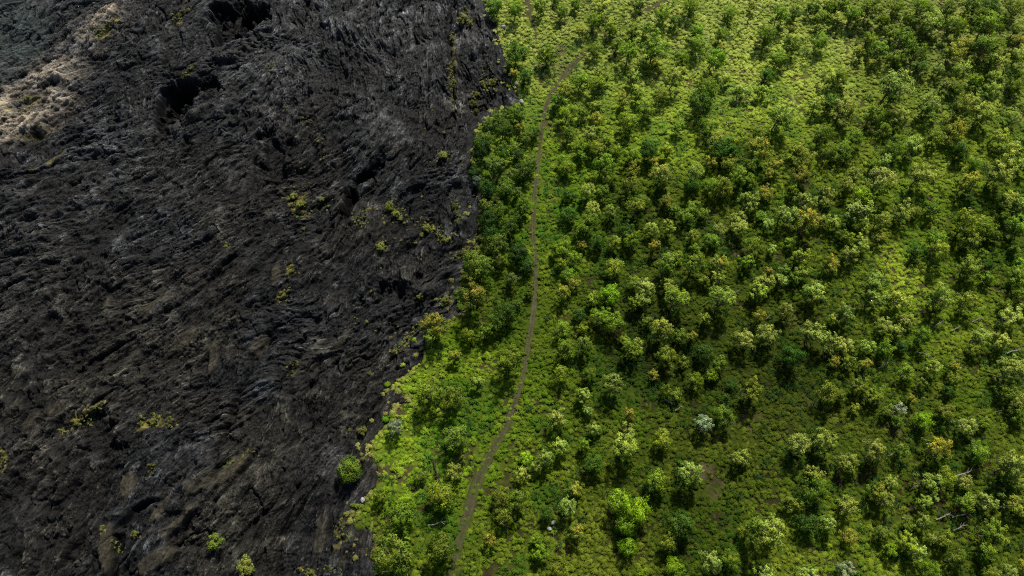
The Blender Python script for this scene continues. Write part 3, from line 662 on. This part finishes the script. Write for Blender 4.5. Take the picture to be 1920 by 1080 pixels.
# crown centre (photo px), crown width (photo px), look
# g mid green, d dark, p pale silvery, y yellow-green, o orange tipped, b bright lime, s whitish grey, w wind-swept pale
TREES = """926,15,38,d 966,18,30,g 1012,12,28,g 1053,22,26,g 1080,8,24,g 1042,3,18,d 1113,38,34,g 1125,10,30,p 1089,58,24,o 1145,52,28,y 1187,58,28,g 1196,8,24,d
968,102,50,d 1027,103,36,g 963,139,20,o 983,146,30,d 1113,97,30,g 1158,83,30,g 1178,100,38,g 1087,150,36,g 1128,142,28,p 1186,145,36,p 1057,170,32,p 1118,165,36,g 1045,190,32,d 1063,215,36,g
1115,203,24,y 1093,212,24,g 1170,190,32,o 1117,228,28,o 1176,228,36,g 1196,180,22,y 965,212,42,g 935,222,34,y 915,240,30,d 944,245,36,g 910,262,36,y 1000,248,30,g 975,243,22,o 1105,255,34,p 1067,252,32,g 1137,265,32,y 983,262,20,y
1241,28,38,y 1266,42,30,d 1297,12,36,g 1365,26,32,g 1410,12,18,o 1212,55,30,g 1230,92,48,g 1305,58,32,g 1352,66,30,g 1305,84,32,g 1462,28,34,g 1490,24,32,g 1522,18,28,d 1540,35,28,g 1555,14,28,g 1438,66,40,g 1485,82,38,g 1482,56,18,o 1535,78,40,g
1340,108,38,g 1352,92,20,o 1275,112,30,g 1203,116,26,p 1224,124,22,o 1458,112,36,g 1440,140,34,d 1260,150,34,p 1240,178,32,y 1360,150,24,p 1325,165,40,g 1312,195,44,d 1388,170,32,p 1428,172,30,p 1550,150,28,p 1210,205,34,y 1461,222,52,p 1532,198,30,p 1556,195,34,d
1272,238,24,g 1325,242,34,g 1425,250,34,g 1370,260,36,y 1540,255,36,g 1340,266,28,p
1575,12,32,g 1600,28,36,g 1632,18,38,g 1568,38,24,p 1680,10,32,g 1725,15,46,g 1700,32,32,g 1740,40,46,w 1668,58,30,y 1655,40,26,g 1775,15,32,g 1820,10,36,g 1858,12,38,d 1838,28,34,g 1898,15,32,y 1850,50,56,g 1880,32,32,g 1788,52,50,g 1735,60,32,p 1908,55,32,y
1630,75,34,g 1692,82,42,g 1648,95,46,g 1610,103,26,o 1678,113,34,g 1720,100,40,g 1632,122,18,o 1790,97,46,o 1815,82,22,o 1850,90,56,g 1903,80,28,o 1866,115,38,w 1910,105,30,p 1758,130,30,p 1800,135,34,p 1725,128,28,d 1864,145,32,p 1908,140,34,g 1575,145,34,g
1678,162,64,p 1772,162,32,p 1792,170,26,g 1825,155,28,g 1857,175,40,p 1898,160,34,g 1820,185,28,w 1582,205,52,p 1635,220,44,g 1742,195,48,p 1685,225,40,p 1658,245,30,g 1800,205,40,o 1842,215,44,p 1898,222,30,p 1785,250,40,o 1750,256,32,g 1868,258,36,p 1682,265,30,g 1602,262,40,g 1718,266,26,y 1912,262,28,g
902,285,42,d 945,288,32,g 970,288,32,g 928,310,36,p 995,308,28,y 980,322,36,g 957,332,28,p 891,325,32,d 895,342,24,s 915,355,38,d 948,355,42,y 970,362,24,y 910,387,32,y 935,395,34,g 915,412,38,d 978,392,36,g 968,405,30,g 952,430,40,g 922,438,32,d 930,462,48,y 972,475,44,d 935,490,30,g 894,500,60,y 985,495,34,d 960,525,34,p 995,538,20,y
1057,302,30,g 1062,318,36,g 1090,276,34,g 1118,280,34,y 1132,308,40,g 1090,295,24,g 1144,335,30,g 1155,282,32,g 1182,290,38,g 1187,325,30,o 1102,360,38,p 1067,368,32,d 1128,360,30,g 1180,355,36,y 1065,402,40,d 1110,395,30,p 1105,410,36,g 1145,400,30,p 1190,390,44,y 1095,430,36,g 1118,455,36,d 1175,435,30,d 1052,465,38,g 1091,460,20,o 1152,458,30,y 1182,455,36,g 1052,495,30,g 1078,485,32,g 1150,502,44,y 1067,518,36,g 1075,532,30,o 1190,532,32,y
1215,285,40,d 1250,282,28,y 1220,300,22,o 1238,328,54,p 1243,343,22,o 1302,325,36,p 1330,305,24,o 1365,308,32,o 1360,280,54,d 1297,348,38,d 1332,350,34,g 1355,352,42,y 1385,335,34,g 1405,315,32,y 1420,278,48,o 1450,307,28,o 1440,328,28,o 1488,285,26,o 1510,298,40,y 1550,288,36,g 1500,330,36,o 1485,358,28,g 1435,360,34,o 1405,345,28,g
1203,378,30,y 1250,378,30,o 1262,392,22,y 1300,385,30,y 1285,405,32,g 1315,402,28,y 1398,378,34,p 1408,390,24,p 1378,410,34,p 1384,428,32,p 1345,432,30,p 1335,452,34,g 1298,445,32,y 1470,402,42,w 1505,376,42,w 1438,420,30,p 1425,405,24,g 1548,362,32,p 1546,382,22,p 1510,420,52,o 1532,410,24,p 1550,415,26,y 1222,432,34,p 1253,430,28,y 1226,464,28,o 1300,470,26,g 1410,462,46,g 1447,468,22,p 1480,458,24,g 1497,483,38,y 1250,500,42,g 1270,482,26,y 1302,497,42,g 1345,495,44,o 1400,490,40,g 1440,508,18,o 1468,508,24,g 1500,513,32,p 1552,502,32,o 1320,528,28,g 1345,525,30,p 1428,530,40,p 1462,528,28,p 1487,523,24,g 1210,538,34,p 1252,536,30,p 1532,538,30,y
1580,282,42,g 1670,282,46,g 1705,280,40,p 1658,300,28,p 1635,312,28,g 1598,330,28,p 1652,338,56,p 1585,348,36,p 1725,330,58,w 1892,285,40,p 1828,308,30,g 1875,325,58,p 1915,310,26,p 1815,342,48,o 1800,285,36,d 1612,370,36,b 1606,398,50,w 1563,418,26,p 1888,375,38,p 1915,385,36,p 1690,400,34,p 1650,415,38,p 1745,392,36,g 1715,400,30,y 1810,425,64,g 1845,430,36,g 1815,452,34,p 1862,442,28,g 1902,425,48,g 1882,410,28,g 1617,430,22,y 1578,440,30,g 1592,450,28,g 1615,460,36,p 1592,478,34,p 1645,448,22,o 1755,452,36,g 1752,478,40,y 1718,472,32,d 1563,495,22,o 1902,468,26,g 1842,478,24,g 1815,502,50,y 1848,500,28,d 1642,520,32,p 1635,537,28,p 1850,522,24,g 1907,523,36,y 1912,498,24,b
885,562,58,o 878,630,34,g 852,668,28,o 948,588,40,g 930,605,36,g 970,570,22,g 954,678,52,g 895,716,26,p 910,622,28,g 992,552,20,y 1055,550,36,o 1142,552,36,b 1112,562,28,g 1122,592,36,g 1085,590,28,d 1148,608,42,g 1055,618,36,y 1092,618,24,y 1060,655,44,g 1095,650,30,y 1170,638,26,y 1192,568,28,g 1185,662,40,g 1195,648,24,p 1052,702,40,g 1104,705,32,g 1148,722,48,p 1092,742,32,p 1102,768,24,p 1045,785,48,p 1178,778,30,o 1114,803,30,p 1175,805,28,p
1204,565,28,p 1265,565,50,y 1213,602,32,g 1350,562,52,p 1320,598,36,y 1418,548,40,p 1470,585,34,p 1420,595,26,o 1520,568,20,o 1525,548,48,p 1240,622,40,p 1272,628,28,g 1295,632,26,o 1392,636,38,p 1436,630,42,p 1522,625,50,w 1480,668,44,d 1248,672,40,y 1280,680,28,y 1320,660,38,d 1225,703,24,o 1347,682,28,g 1334,703,28,b 1302,715,36,g 1407,738,52,y 1370,722,26,d 1360,750,24,d 1355,782,42,g 1318,797,38,s 1267,740,24,y 1550,742,46,y 1555,655,26,p 1247,735,26,g
1632,562,36,p 1680,562,36,p 1582,592,40,p 1563,598,24,p 1655,610,38,p 1695,600,32,p 1680,622,28,p 1728,632,40,g 1575,646,36,w 1622,648,36,w 1658,655,36,g 1688,648,32,d 1590,680,28,y 1620,682,26,o 1563,678,22,o 1760,562,44,p 1812,568,42,p 1885,598,46,p 1910,558,30,g 1913,582,28,g 1882,575,26,y 1840,632,38,p 1875,640,42,p 1822,658,32,y 1895,692,54,p 1700,700,36,y 1745,692,40,p 1785,690,28,o 1787,712,30,y 1725,720,22,y 1605,722,36,y 1570,740,30,g 1635,742,44,y 1601,765,22,o 1707,750,24,o 1658,770,32,y 1685,770,24,s 1772,772,42,y 1728,790,36,b 1680,790,26,g 1778,735,26,d 1805,798,46,p 1842,792,32,y 1885,738,36,g 1912,758,36,p 1908,782,36,g
825,930,58,y 755,970,54,g 760,944,44,b 850,885,38,p 788,893,30,y 852,823,56,y 738,1050,74,y 825,1028,60,y 985,862,30,b 978,892,36,p 940,930,38,y 968,935,40,y 942,968,36,y 712,930,28,g 918,1012,22,o 741,802,38,s 805,740,60,y 848,748,50,y 816,615,52,o
1050,838,38,p 1022,858,36,p 1005,875,28,p 1170,835,62,p 1095,838,30,g 1112,872,42,d 1240,822,38,y 1292,888,48,p 1230,902,40,y 1080,920,28,o 1062,950,42,p 1024,965,28,d 1080,998,34,o 1160,942,46,b 1192,958,50,b 1172,985,46,b 1177,1025,40,b 1275,985,50,d 1252,1018,38,y 1012,1038,28,g 1005,1010,24,y 1265,1068,42,b 1330,1052,50,p 1203,1078,30,b 1050,1075,36,y
1382,860,40,p 1495,835,48,p 1540,825,48,p 1522,885,36,p 1580,865,38,p 1637,848,48,p 1687,848,26,y 1522,922,52,g 1482,945,34,y 1585,948,42,p 1640,920,38,o 1668,903,34,p 1655,938,36,p 1548,982,36,p 1510,983,38,d 1590,1008,30,o 1435,1003,66,p 1655,1000,36,y 1392,995,32,y 1430,1070,48,p 1510,1075,36,p 1582,1072,36,s 1370,1050,36,g
1740,903,40,w 1770,895,34,y 1805,905,34,p 1730,945,32,p 1750,930,22,p 1757,846,50,o 1835,848,44,g 1890,872,56,p 1910,905,34,p 1845,940,36,p 1807,945,32,y 1902,940,48,p 1702,985,34,y 1727,980,30,p 1765,1010,40,y 1745,1010,22,p 1697,1020,38,y 1715,1037,36,p 1668,1035,26,b 1858,997,46,y 1790,1048,38,y 1850,1035,38,g 1740,1068,44,b 1885,1070,36,p 1858,1078,34,y 1915,1065,32,o"""
LAVA_SHRUBS = """655,880,52,g 403,1016,32,b 462,1064,40,y 680,808,26,y 714,462,26,y 730,388,30,y 742,403,22,y 748,408,16,y 853,384,20,y 855,400,18,y 857,416,18,y 830,294,26,y 868,34,34,y 880,40,18,y 921,154,26,y 905,158,18,y 896,178,16,y 888,196,24,y 893,208,16,y
800,426,22,y 812,430,18,y 790,440,14,y 835,450,20,y 842,446,14,y 897,448,18,y 893,462,16,y 872,475,16,y 836,562,22,y 786,560,12,y 550,368,22,y 562,382,20,y 604,376,16,y 848,72,12,y 850,150,10,y 845,165,10,y 580,1074,26,y 250,998,14,y 178,762,14,y 150,800,14,y 655,806,10,y 800,592,16,y 700,1010,12,y 640,975,12,y 570,430,10,y 692,700,12,y 682,860,14,y"""
COLS = dict(g=(0.172, 0.258, 0.014), d=(0.065, 0.145, 0.010), p=(0.310, 0.370, 0.058), y=(0.215, 0.285, 0.022), o=(0.220, 0.275, 0.026), b=(0.235, 0.370, 0.014), s=(0.34, 0.39, 0.20), w=(0.360, 0.420, 0.070))
WORD = dict(g='mid-green', d='dark green', p='pale silvery', y='yellow-green', o='orange-tipped', b='bright lime', s='whitish grey', w='wind-swept pale')
pathx = {}
_pp = np.array(PATH_PX)
def where(px, py, wpx):
    x, y, _ = ground_xy(px, py)
    pd = float(path_dist(x, y)); sd = float(lava_dist(x, y))
    cx = np.interp(py, _pp[:, 1], _pp[:, 0])
    if sd > -1.6 and px < cx: return 'at the lava edge'
    if pd < 1.2: return 'beside the footpath'
    if px < cx and py > 100: return 'between lava and footpath'
    return 'on the grass slope'
SEEN = set(); USED = {}
def size_word(w): return 'tiny' if w < 21 else 'small' if w < 30 else 'mid-sized' if w < 40 else 'large' if w < 52 else 'very large'
def label_for(noun, px, py, w, k, loc):
    for d in (0, 1):
        L = f"{size_word(w)} {WORD[k]} {noun} {loc}, {px/19.2:.{d}f}% across and {py/10.8:.{d}f}% down the photo"
        if L not in SEEN: break
    SEEN.add(L); return L
def plant_tree(px, py, w, k, noun, name, group, on_lava=False):
    r = random.Random(int(px * 1013 + py * 7))
    small = w < 30
    if k == 'd': st = 'dense' if (w >= 36 or on_lava) else 'round'
    elif k == 'w': st = 'swept'
    elif k in 'ps': st = 'spray' if not small else 'sapling'
    elif k == 'b': st = 'dense' if (px < 1300 and py > 900) else 'round' if not small else 'bushy'
    elif k == 'o': st = r.choice(('round', 'spray')) if not small else 'sapling'
    else: st = r.choice(('round', 'round', 'spray')) if not small else r.choice(('bushy', 'sapling'))
    if px > 1350 and k in 'py' and r.random() < .25 and not small: st = 'swept'
    if on_lava: st = 'dense' if w > 45 else 'bushy'
    v = r.randrange(len(PROTO[st])); trunk, crown, h, zc = PROTO[st][v]
    z = 0.0; szv = r.uniform(.84, 1.12) if not on_lava else 1.0
    for _ in range(2):
        x, y, t = ground_xy(px, py, z)
        wm = w * szv * float(t) / FPX
        g = float(lava_z(x, y)) if on_lava else float(terrain(x, y))
        z = g + zc * wm * (.75 if on_lava else 1)
    first = USED.get((st, v)) is None
    o = bpy.data.objects.new(name, None); C.objects.link(o)
    zs = r.uniform(.95, 1.2) * (.75 if on_lava else 1)
    o.empty_display_size = .3
    # prevailing wind leans the tops a little to the east on the open slope
    tilt = 0.0 if on_lava else (0.05 + 0.17 * float(np.clip((px - 1000) / 700, 0, 1))) + r.gauss(0, .05)
    rz = r.uniform(-.5, .5) if st == 'swept' else r.uniform(0, 2 * math.pi)
    o.rotation_euler = (Matrix.Rotation(tilt, 3, 'Y') @ Matrix.Rotation(r.gauss(0, .05), 3, 'X') @ Matrix.Rotation(rz, 3, 'Z')).to_euler()
    o.scale = (wm * r.uniform(.94, 1.06), wm * r.uniform(.94, 1.06), wm * zs)
    o.location = (float(x) - math.sin(tilt) * zc * wm * .9, float(y), g - .02)
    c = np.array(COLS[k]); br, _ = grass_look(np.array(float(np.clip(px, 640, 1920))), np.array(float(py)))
    c = c * r.uniform(.72, 1.2) * (0.74 + 0.26 * float(np.clip(br, .4, 1.3)))  # crowns dimmed by the cloud shade painted into the grass map
    c = c * np.array([r.uniform(.88, 1.12), 1, r.uniform(.8, 1.2)])
    if on_lava and k == 'y': c = np.array((0.19, 0.20, 0.040)) * (1.7 if w >= 38 else r.uniform(.75, 1.2))
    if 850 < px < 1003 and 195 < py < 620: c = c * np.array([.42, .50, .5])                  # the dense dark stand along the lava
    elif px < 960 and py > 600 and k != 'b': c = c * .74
    if on_lava and k == 'b': c = np.array((0.15, 0.20, 0.02))
    tip = 0.0
    if k == 'o': tip = r.uniform(.45, .75) if w > 22 else .85
    elif k == 'y': tip = r.uniform(0, .15)
    elif k == 'g' and r.random() < .15: tip = r.uniform(0, .25)
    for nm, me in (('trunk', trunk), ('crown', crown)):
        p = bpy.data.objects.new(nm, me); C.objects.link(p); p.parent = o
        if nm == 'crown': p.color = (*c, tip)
    loc = 'on the bare lava' if on_lava else where(px, py, w)
    tag(o, label_for(noun, px, py, w, k, loc), 'shrub' if on_lava else 'sapling' if small else 'tree', group)
    return o
for e in TREES.split():
    a, b, w, k = e.split(','); w = float(w)
    if w < 30: plant_tree(float(a), float(b), w, k, 'sapling', 'sapling', 'saplings scattered over the grassy slope')
    else: plant_tree(float(a), float(b), w, k, 'tree', 'tree', 'trees scattered over the grassy slope')
for e in LAVA_SHRUBS.split():
    a, b, w, k = e.split(','); plant_tree(float(a), float(b), float(w) * (.68 if k == 'y' and float(w) < 40 else .96), k, 'shrub', 'shrub', 'shrubs growing on the lava', True)

# ------------------------------------------------------------------ moss tufts on the lava (uncountable)
def build_moss():
    spots = [(790,610,736,664,46,5),(778,628,746,668,16,4),(847,60,852,95,14,3),(843,120,850,205,30,3),(550,355,568,398,46,14),(600,375,612,385,14,8),(730,385,750,412,34,11),(665,410,678,425,14,5),(690,395,682,430,10,5),(850,380,860,418,26,6),
     (790,418,830,435,30,7),(825,450,850,445,18,6),(715,455,716,470,14,7),(895,440,888,465,18,5),(850,478,880,470,22,4),(845,484,870,482,10,3),(828,290,832,300,16,7),(870,30,880,48,22,9),(888,170,895,210,26,6),(915,150,925,160,18,8),(905,155,908,162,12,6),
     (262,790,320,788,40,9),(145,800,195,750,30,5),(112,808,122,806,8,4),(30,185,120,190,12,8),(30,215,90,250,12,7),(180,68,220,45,22,5),(325,42,350,25,18,5),(345,150,370,115,20,3),(500,138,515,130,10,6),(545,500,550,515,12,5),(528,562,540,545,16,5),
     (540,700,560,680,8,6),(248,995,256,1005,12,4),(210,1010,212,1030,10,3),(190,1000,192,985,8,3),(8,845,14,870,10,4),(275,895,282,870,12,4),(418,880,480,845,12,6),(635,965,640,1010,12,7),(690,1045,640,1000,10,10),(560,1072,640,1068,22,6),
     (820,555,845,570,20,8),(785,560,792,552,8,4),(830,575,848,582,8,4),(800,590,802,600,6,4),(905,120,915,135,10,8),(860,110,840,130,10,8),(420,455,428,458,6,3),(350,5,360,10,6,3),(555,205,590,265,14,14),(600,250,612,300,10,8),(570,300,560,345,8,10),(700,560,740,640,14,30),(720,300,790,480,26,50),(820,230,870,330,16,25)]
    X, Y, S = [], [], []
    for x0, y0, x1, y1, n, s in spots:
        t = RNG.random(int(n * 1.6)); x = x0 + (x1 - x0) * t + RNG.normal(size=len(t)) * s; y = y0 + (y1 - y0) * t + RNG.normal(size=len(t)) * s * .7
        X.append(x); Y.append(y)
    px, py = np.concatenate(X), np.concatenate(Y)
    x, y, _ = ground_xy(px, py); m = lava_dist(x, y) > .1; x, y = x[m], y[m]; n = len(x)
    R = .07 + .12 * RNG.random(n) ** 2
    c = np.array([0.22, 0.21, 0.055]) * (.5 + .7 * RNG.random(n))[:, None] * np.array([1, 1, 1]) 
    g = (RNG.random(n) < .25)[:, None]; c = np.where(g, c * np.array([.6, .95, .7]), c)
    me = tussock_mesh(np.stack([x, y, lava_z(x, y) - .01], 1), R, R * .9, c, 'moss', M_GRASS, 10)
    tag(link('moss', me), 'yellow moss tufts dotted along the lava creases', 'moss', None, 'stuff')
build_moss()

# ------------------------------------------------------------------ dead wood
DEAD = """1787,895,1823,882 1706,919,1721,909 1690,972,1710,974 1753,976,1782,962 1782,972,1816,960 1785,996,1812,985 1864,953,1887,953 1662,857,1681,849 1768,1053,1802,1044 1374,552,1387,543 1241,486,1260,470 1347,636,1356,628 1246,750,1262,758
1646,692,1667,680 1749,616,1768,602 1782,623,1802,612 1820,607,1839,597 1811,649,1827,640 1884,666,1912,655 1534,406,1541,392 1564,309,1575,298 1436,600,1446,590 1862,775,1876,771 1716,661,1742,668 1858,710,1868,705 1265,772,1278,760 1375,196,1390,186 1299,140,1312,128 1360,233,1375,226 803,986,836,978"""
DARK = """813,862,828,908 1001,684,1003,666 1571,880,1573,912 1400,52,1405,28"""  # one upright is a tree trunk's shadow, built as a dark stem
def dead_wood(x0, y0, x1, y1, mat, kind, i):
    r = random.Random(i * 77 + 5)
    gx0, gy0, _ = ground_xy(x0, y0); z0 = float(terrain(gx0, gy0)) + .18
    gx1, gy1, _ = ground_xy(x1, y1, .55); z1 = float(terrain(gx1, gy1)) + .55
    a, b = np.array([float(gx0), float(gy0), z0]), np.array([float(gx1), float(gy1), z1])
    L = np.linalg.norm(b - a); u = (b - a) / L; s = np.cross(u, (0, 0, 1)); s /= np.linalg.norm(s)
    w = Wood(); base = np.zeros(3); rd = .045 + .02 * L
    m1 = u * L * .35 + s * L * r.uniform(-.06, .06); m2 = u * L * .7 + s * L * r.uniform(-.08, .08)
    w.add([base, m1, m2, u * L], [rd, rd * .85, rd * .65, rd * .3], 6)
    o = link(kind, w.mesh('dead_stem', mat)); o.location = a
    for j in range(r.randint(2, 4)):
        f = r.uniform(.4, .85); p = m1 + (m2 - m1) * ((f - .35) / .35) if f < .7 else m2 + (u * L - m2) * ((f - .7) / .3)
        d = u * r.uniform(.4, .9) + s * r.choice((-1, 1)) * r.uniform(.3, .8) + np.array([0, 0, r.uniform(0, .5)]); l = L * r.uniform(.2, .4)
        bw = Wood(); bw.add([p, p + d * l * .5 + np.array([0, 0, .03]), p + d * l], [rd * .5, rd * .4, rd * .15], 4)
        link('branch', bw.mesh('branch', mat), o)
    cx, cy = (x0 + x1) / 2, (y0 + y1) / 2
    adj = 'bleached bare' if mat is M_DEAD else 'dark bare'
    nn = 'standing dead trunk' if kind == 'dead_trunk' else 'fallen dead branch'
    tag(o, f"{adj} {nn} among the tussocks, {cx/19.2:.0f}% across and {cy/10.8:.0f}% down the photo", 'dead wood', 'dead wood among the tussocks')
for i, e in enumerate(DEAD.split()): dead_wood(*map(float, e.split(',')), M_DEAD, 'fallen_branch', i)
for i, e in enumerate(DARK.split()): dead_wood(*map(float, e.split(',')), M_DARKDEAD, 'dead_trunk', i + 50)

# ------------------------------------------------------------------ pale rocks
def rock(px, py, wpx, lab, i):
    r = np.random.default_rng(i + 3); x, y, t = ground_xy(px, py); R = wpx * float(t) / FPX / 2
    import bmesh
    bm = bmesh.new(); bmesh.ops.create_icosphere(bm, subdivisions=3, radius=1)
    for v in bm.verts:
        p = np.array(v.co); k = 1 + .55 * (float(fbm(p[0] * 1.6 + i * 5 + 9, p[1] * 1.6 + p[2] * 1.3 + 7, 2, 3)) - .5)
        v.co = Vector((p[0] * R * k, p[1] * R * .75 * k, p[2] * R * .7 * k + R * .3))
    me = bpy.data.meshes.new('rock'); bm.to_mesh(me); bm.free(); me.materials.append(M_ROCK)
    o = link('rock', me); o.location = (float(x), float(y), float(terrain(x, y)) + .12); o.rotation_euler[2] = r.random() * 6
    tag(o, lab, 'rock', 'pale rocks in the grass')
for i, (a, b, w, lab) in enumerate([(1038, 979, 10, 'pale rock beside the orange-tipped tree, upper of the two close together'), (1030, 991, 9, 'pale rock beside the orange-tipped tree, lower of the two close together'),
        (681, 939, 11, 'grey-white rock on the lava edge beside the lime-topped tree'), (944, 52, 9, 'grey rock on dry grass by the upper path'), (968, 156, 8, 'pale rock beneath the small orange tree at the lava edge'), (978, 190, 10, 'pale boulder at the lava edge above the dark tree clump')]):
    rock(a, b, w, lab, i)

# ------------------------------------------------------------------ light, sky, camera
SUN_EL, SUN_AZ = math.radians(48), math.radians(18)      # behind the scene, a touch to the right
sun = bpy.data.lights.new('sun', 'SUN'); sun.energy = 5.0; sun.angle = math.radians(3.5); sun.color = (1.0, 0.95, 0.86)
so = bpy.data.objects.new('sun', sun); C.objects.link(so)
d = Vector((math.sin(SUN_AZ) * math.cos(SUN_EL), math.cos(SUN_AZ) * math.cos(SUN_EL), math.sin(SUN_EL)))
so.rotation_euler = d.to_track_quat('Z', 'Y').to_euler()
wd = bpy.data.worlds.new('World'); bpy.context.scene.world = wd; wd.use_nodes = True
nt = wd.node_tree; bg = nt.nodes['Background']
sky = nt.nodes.new('ShaderNodeTexSky'); sky.sky_type = 'NISHITA'; sky.sun_disc = False; sky.sun_elevation = SUN_EL; sky.sun_rotation = SUN_AZ
nt.links.new(sky.outputs[0], bg.inputs[0]); bg.inputs[1].default_value = 0.07
cam = bpy.data.cameras.new('camera'); cam.angle = HFOV; cam.clip_end = 6000; cam.clip_start = .5
co = bpy.data.objects.new('camera', cam); C.objects.link(co); co.location = (0, 0, H_CAM); co.rotation_euler = (math.pi / 2 - PITCH, 0, 0)
sc = bpy.context.scene; sc.camera = co
sc.cycles.use_denoising = False; sc.cycles.filter_width = 1.1
sc.view_settings.view_transform = 'Standard'; sc.view_settings.look = 'None'; sc.view_settings.exposure = 0; sc.view_settings.gamma = 1
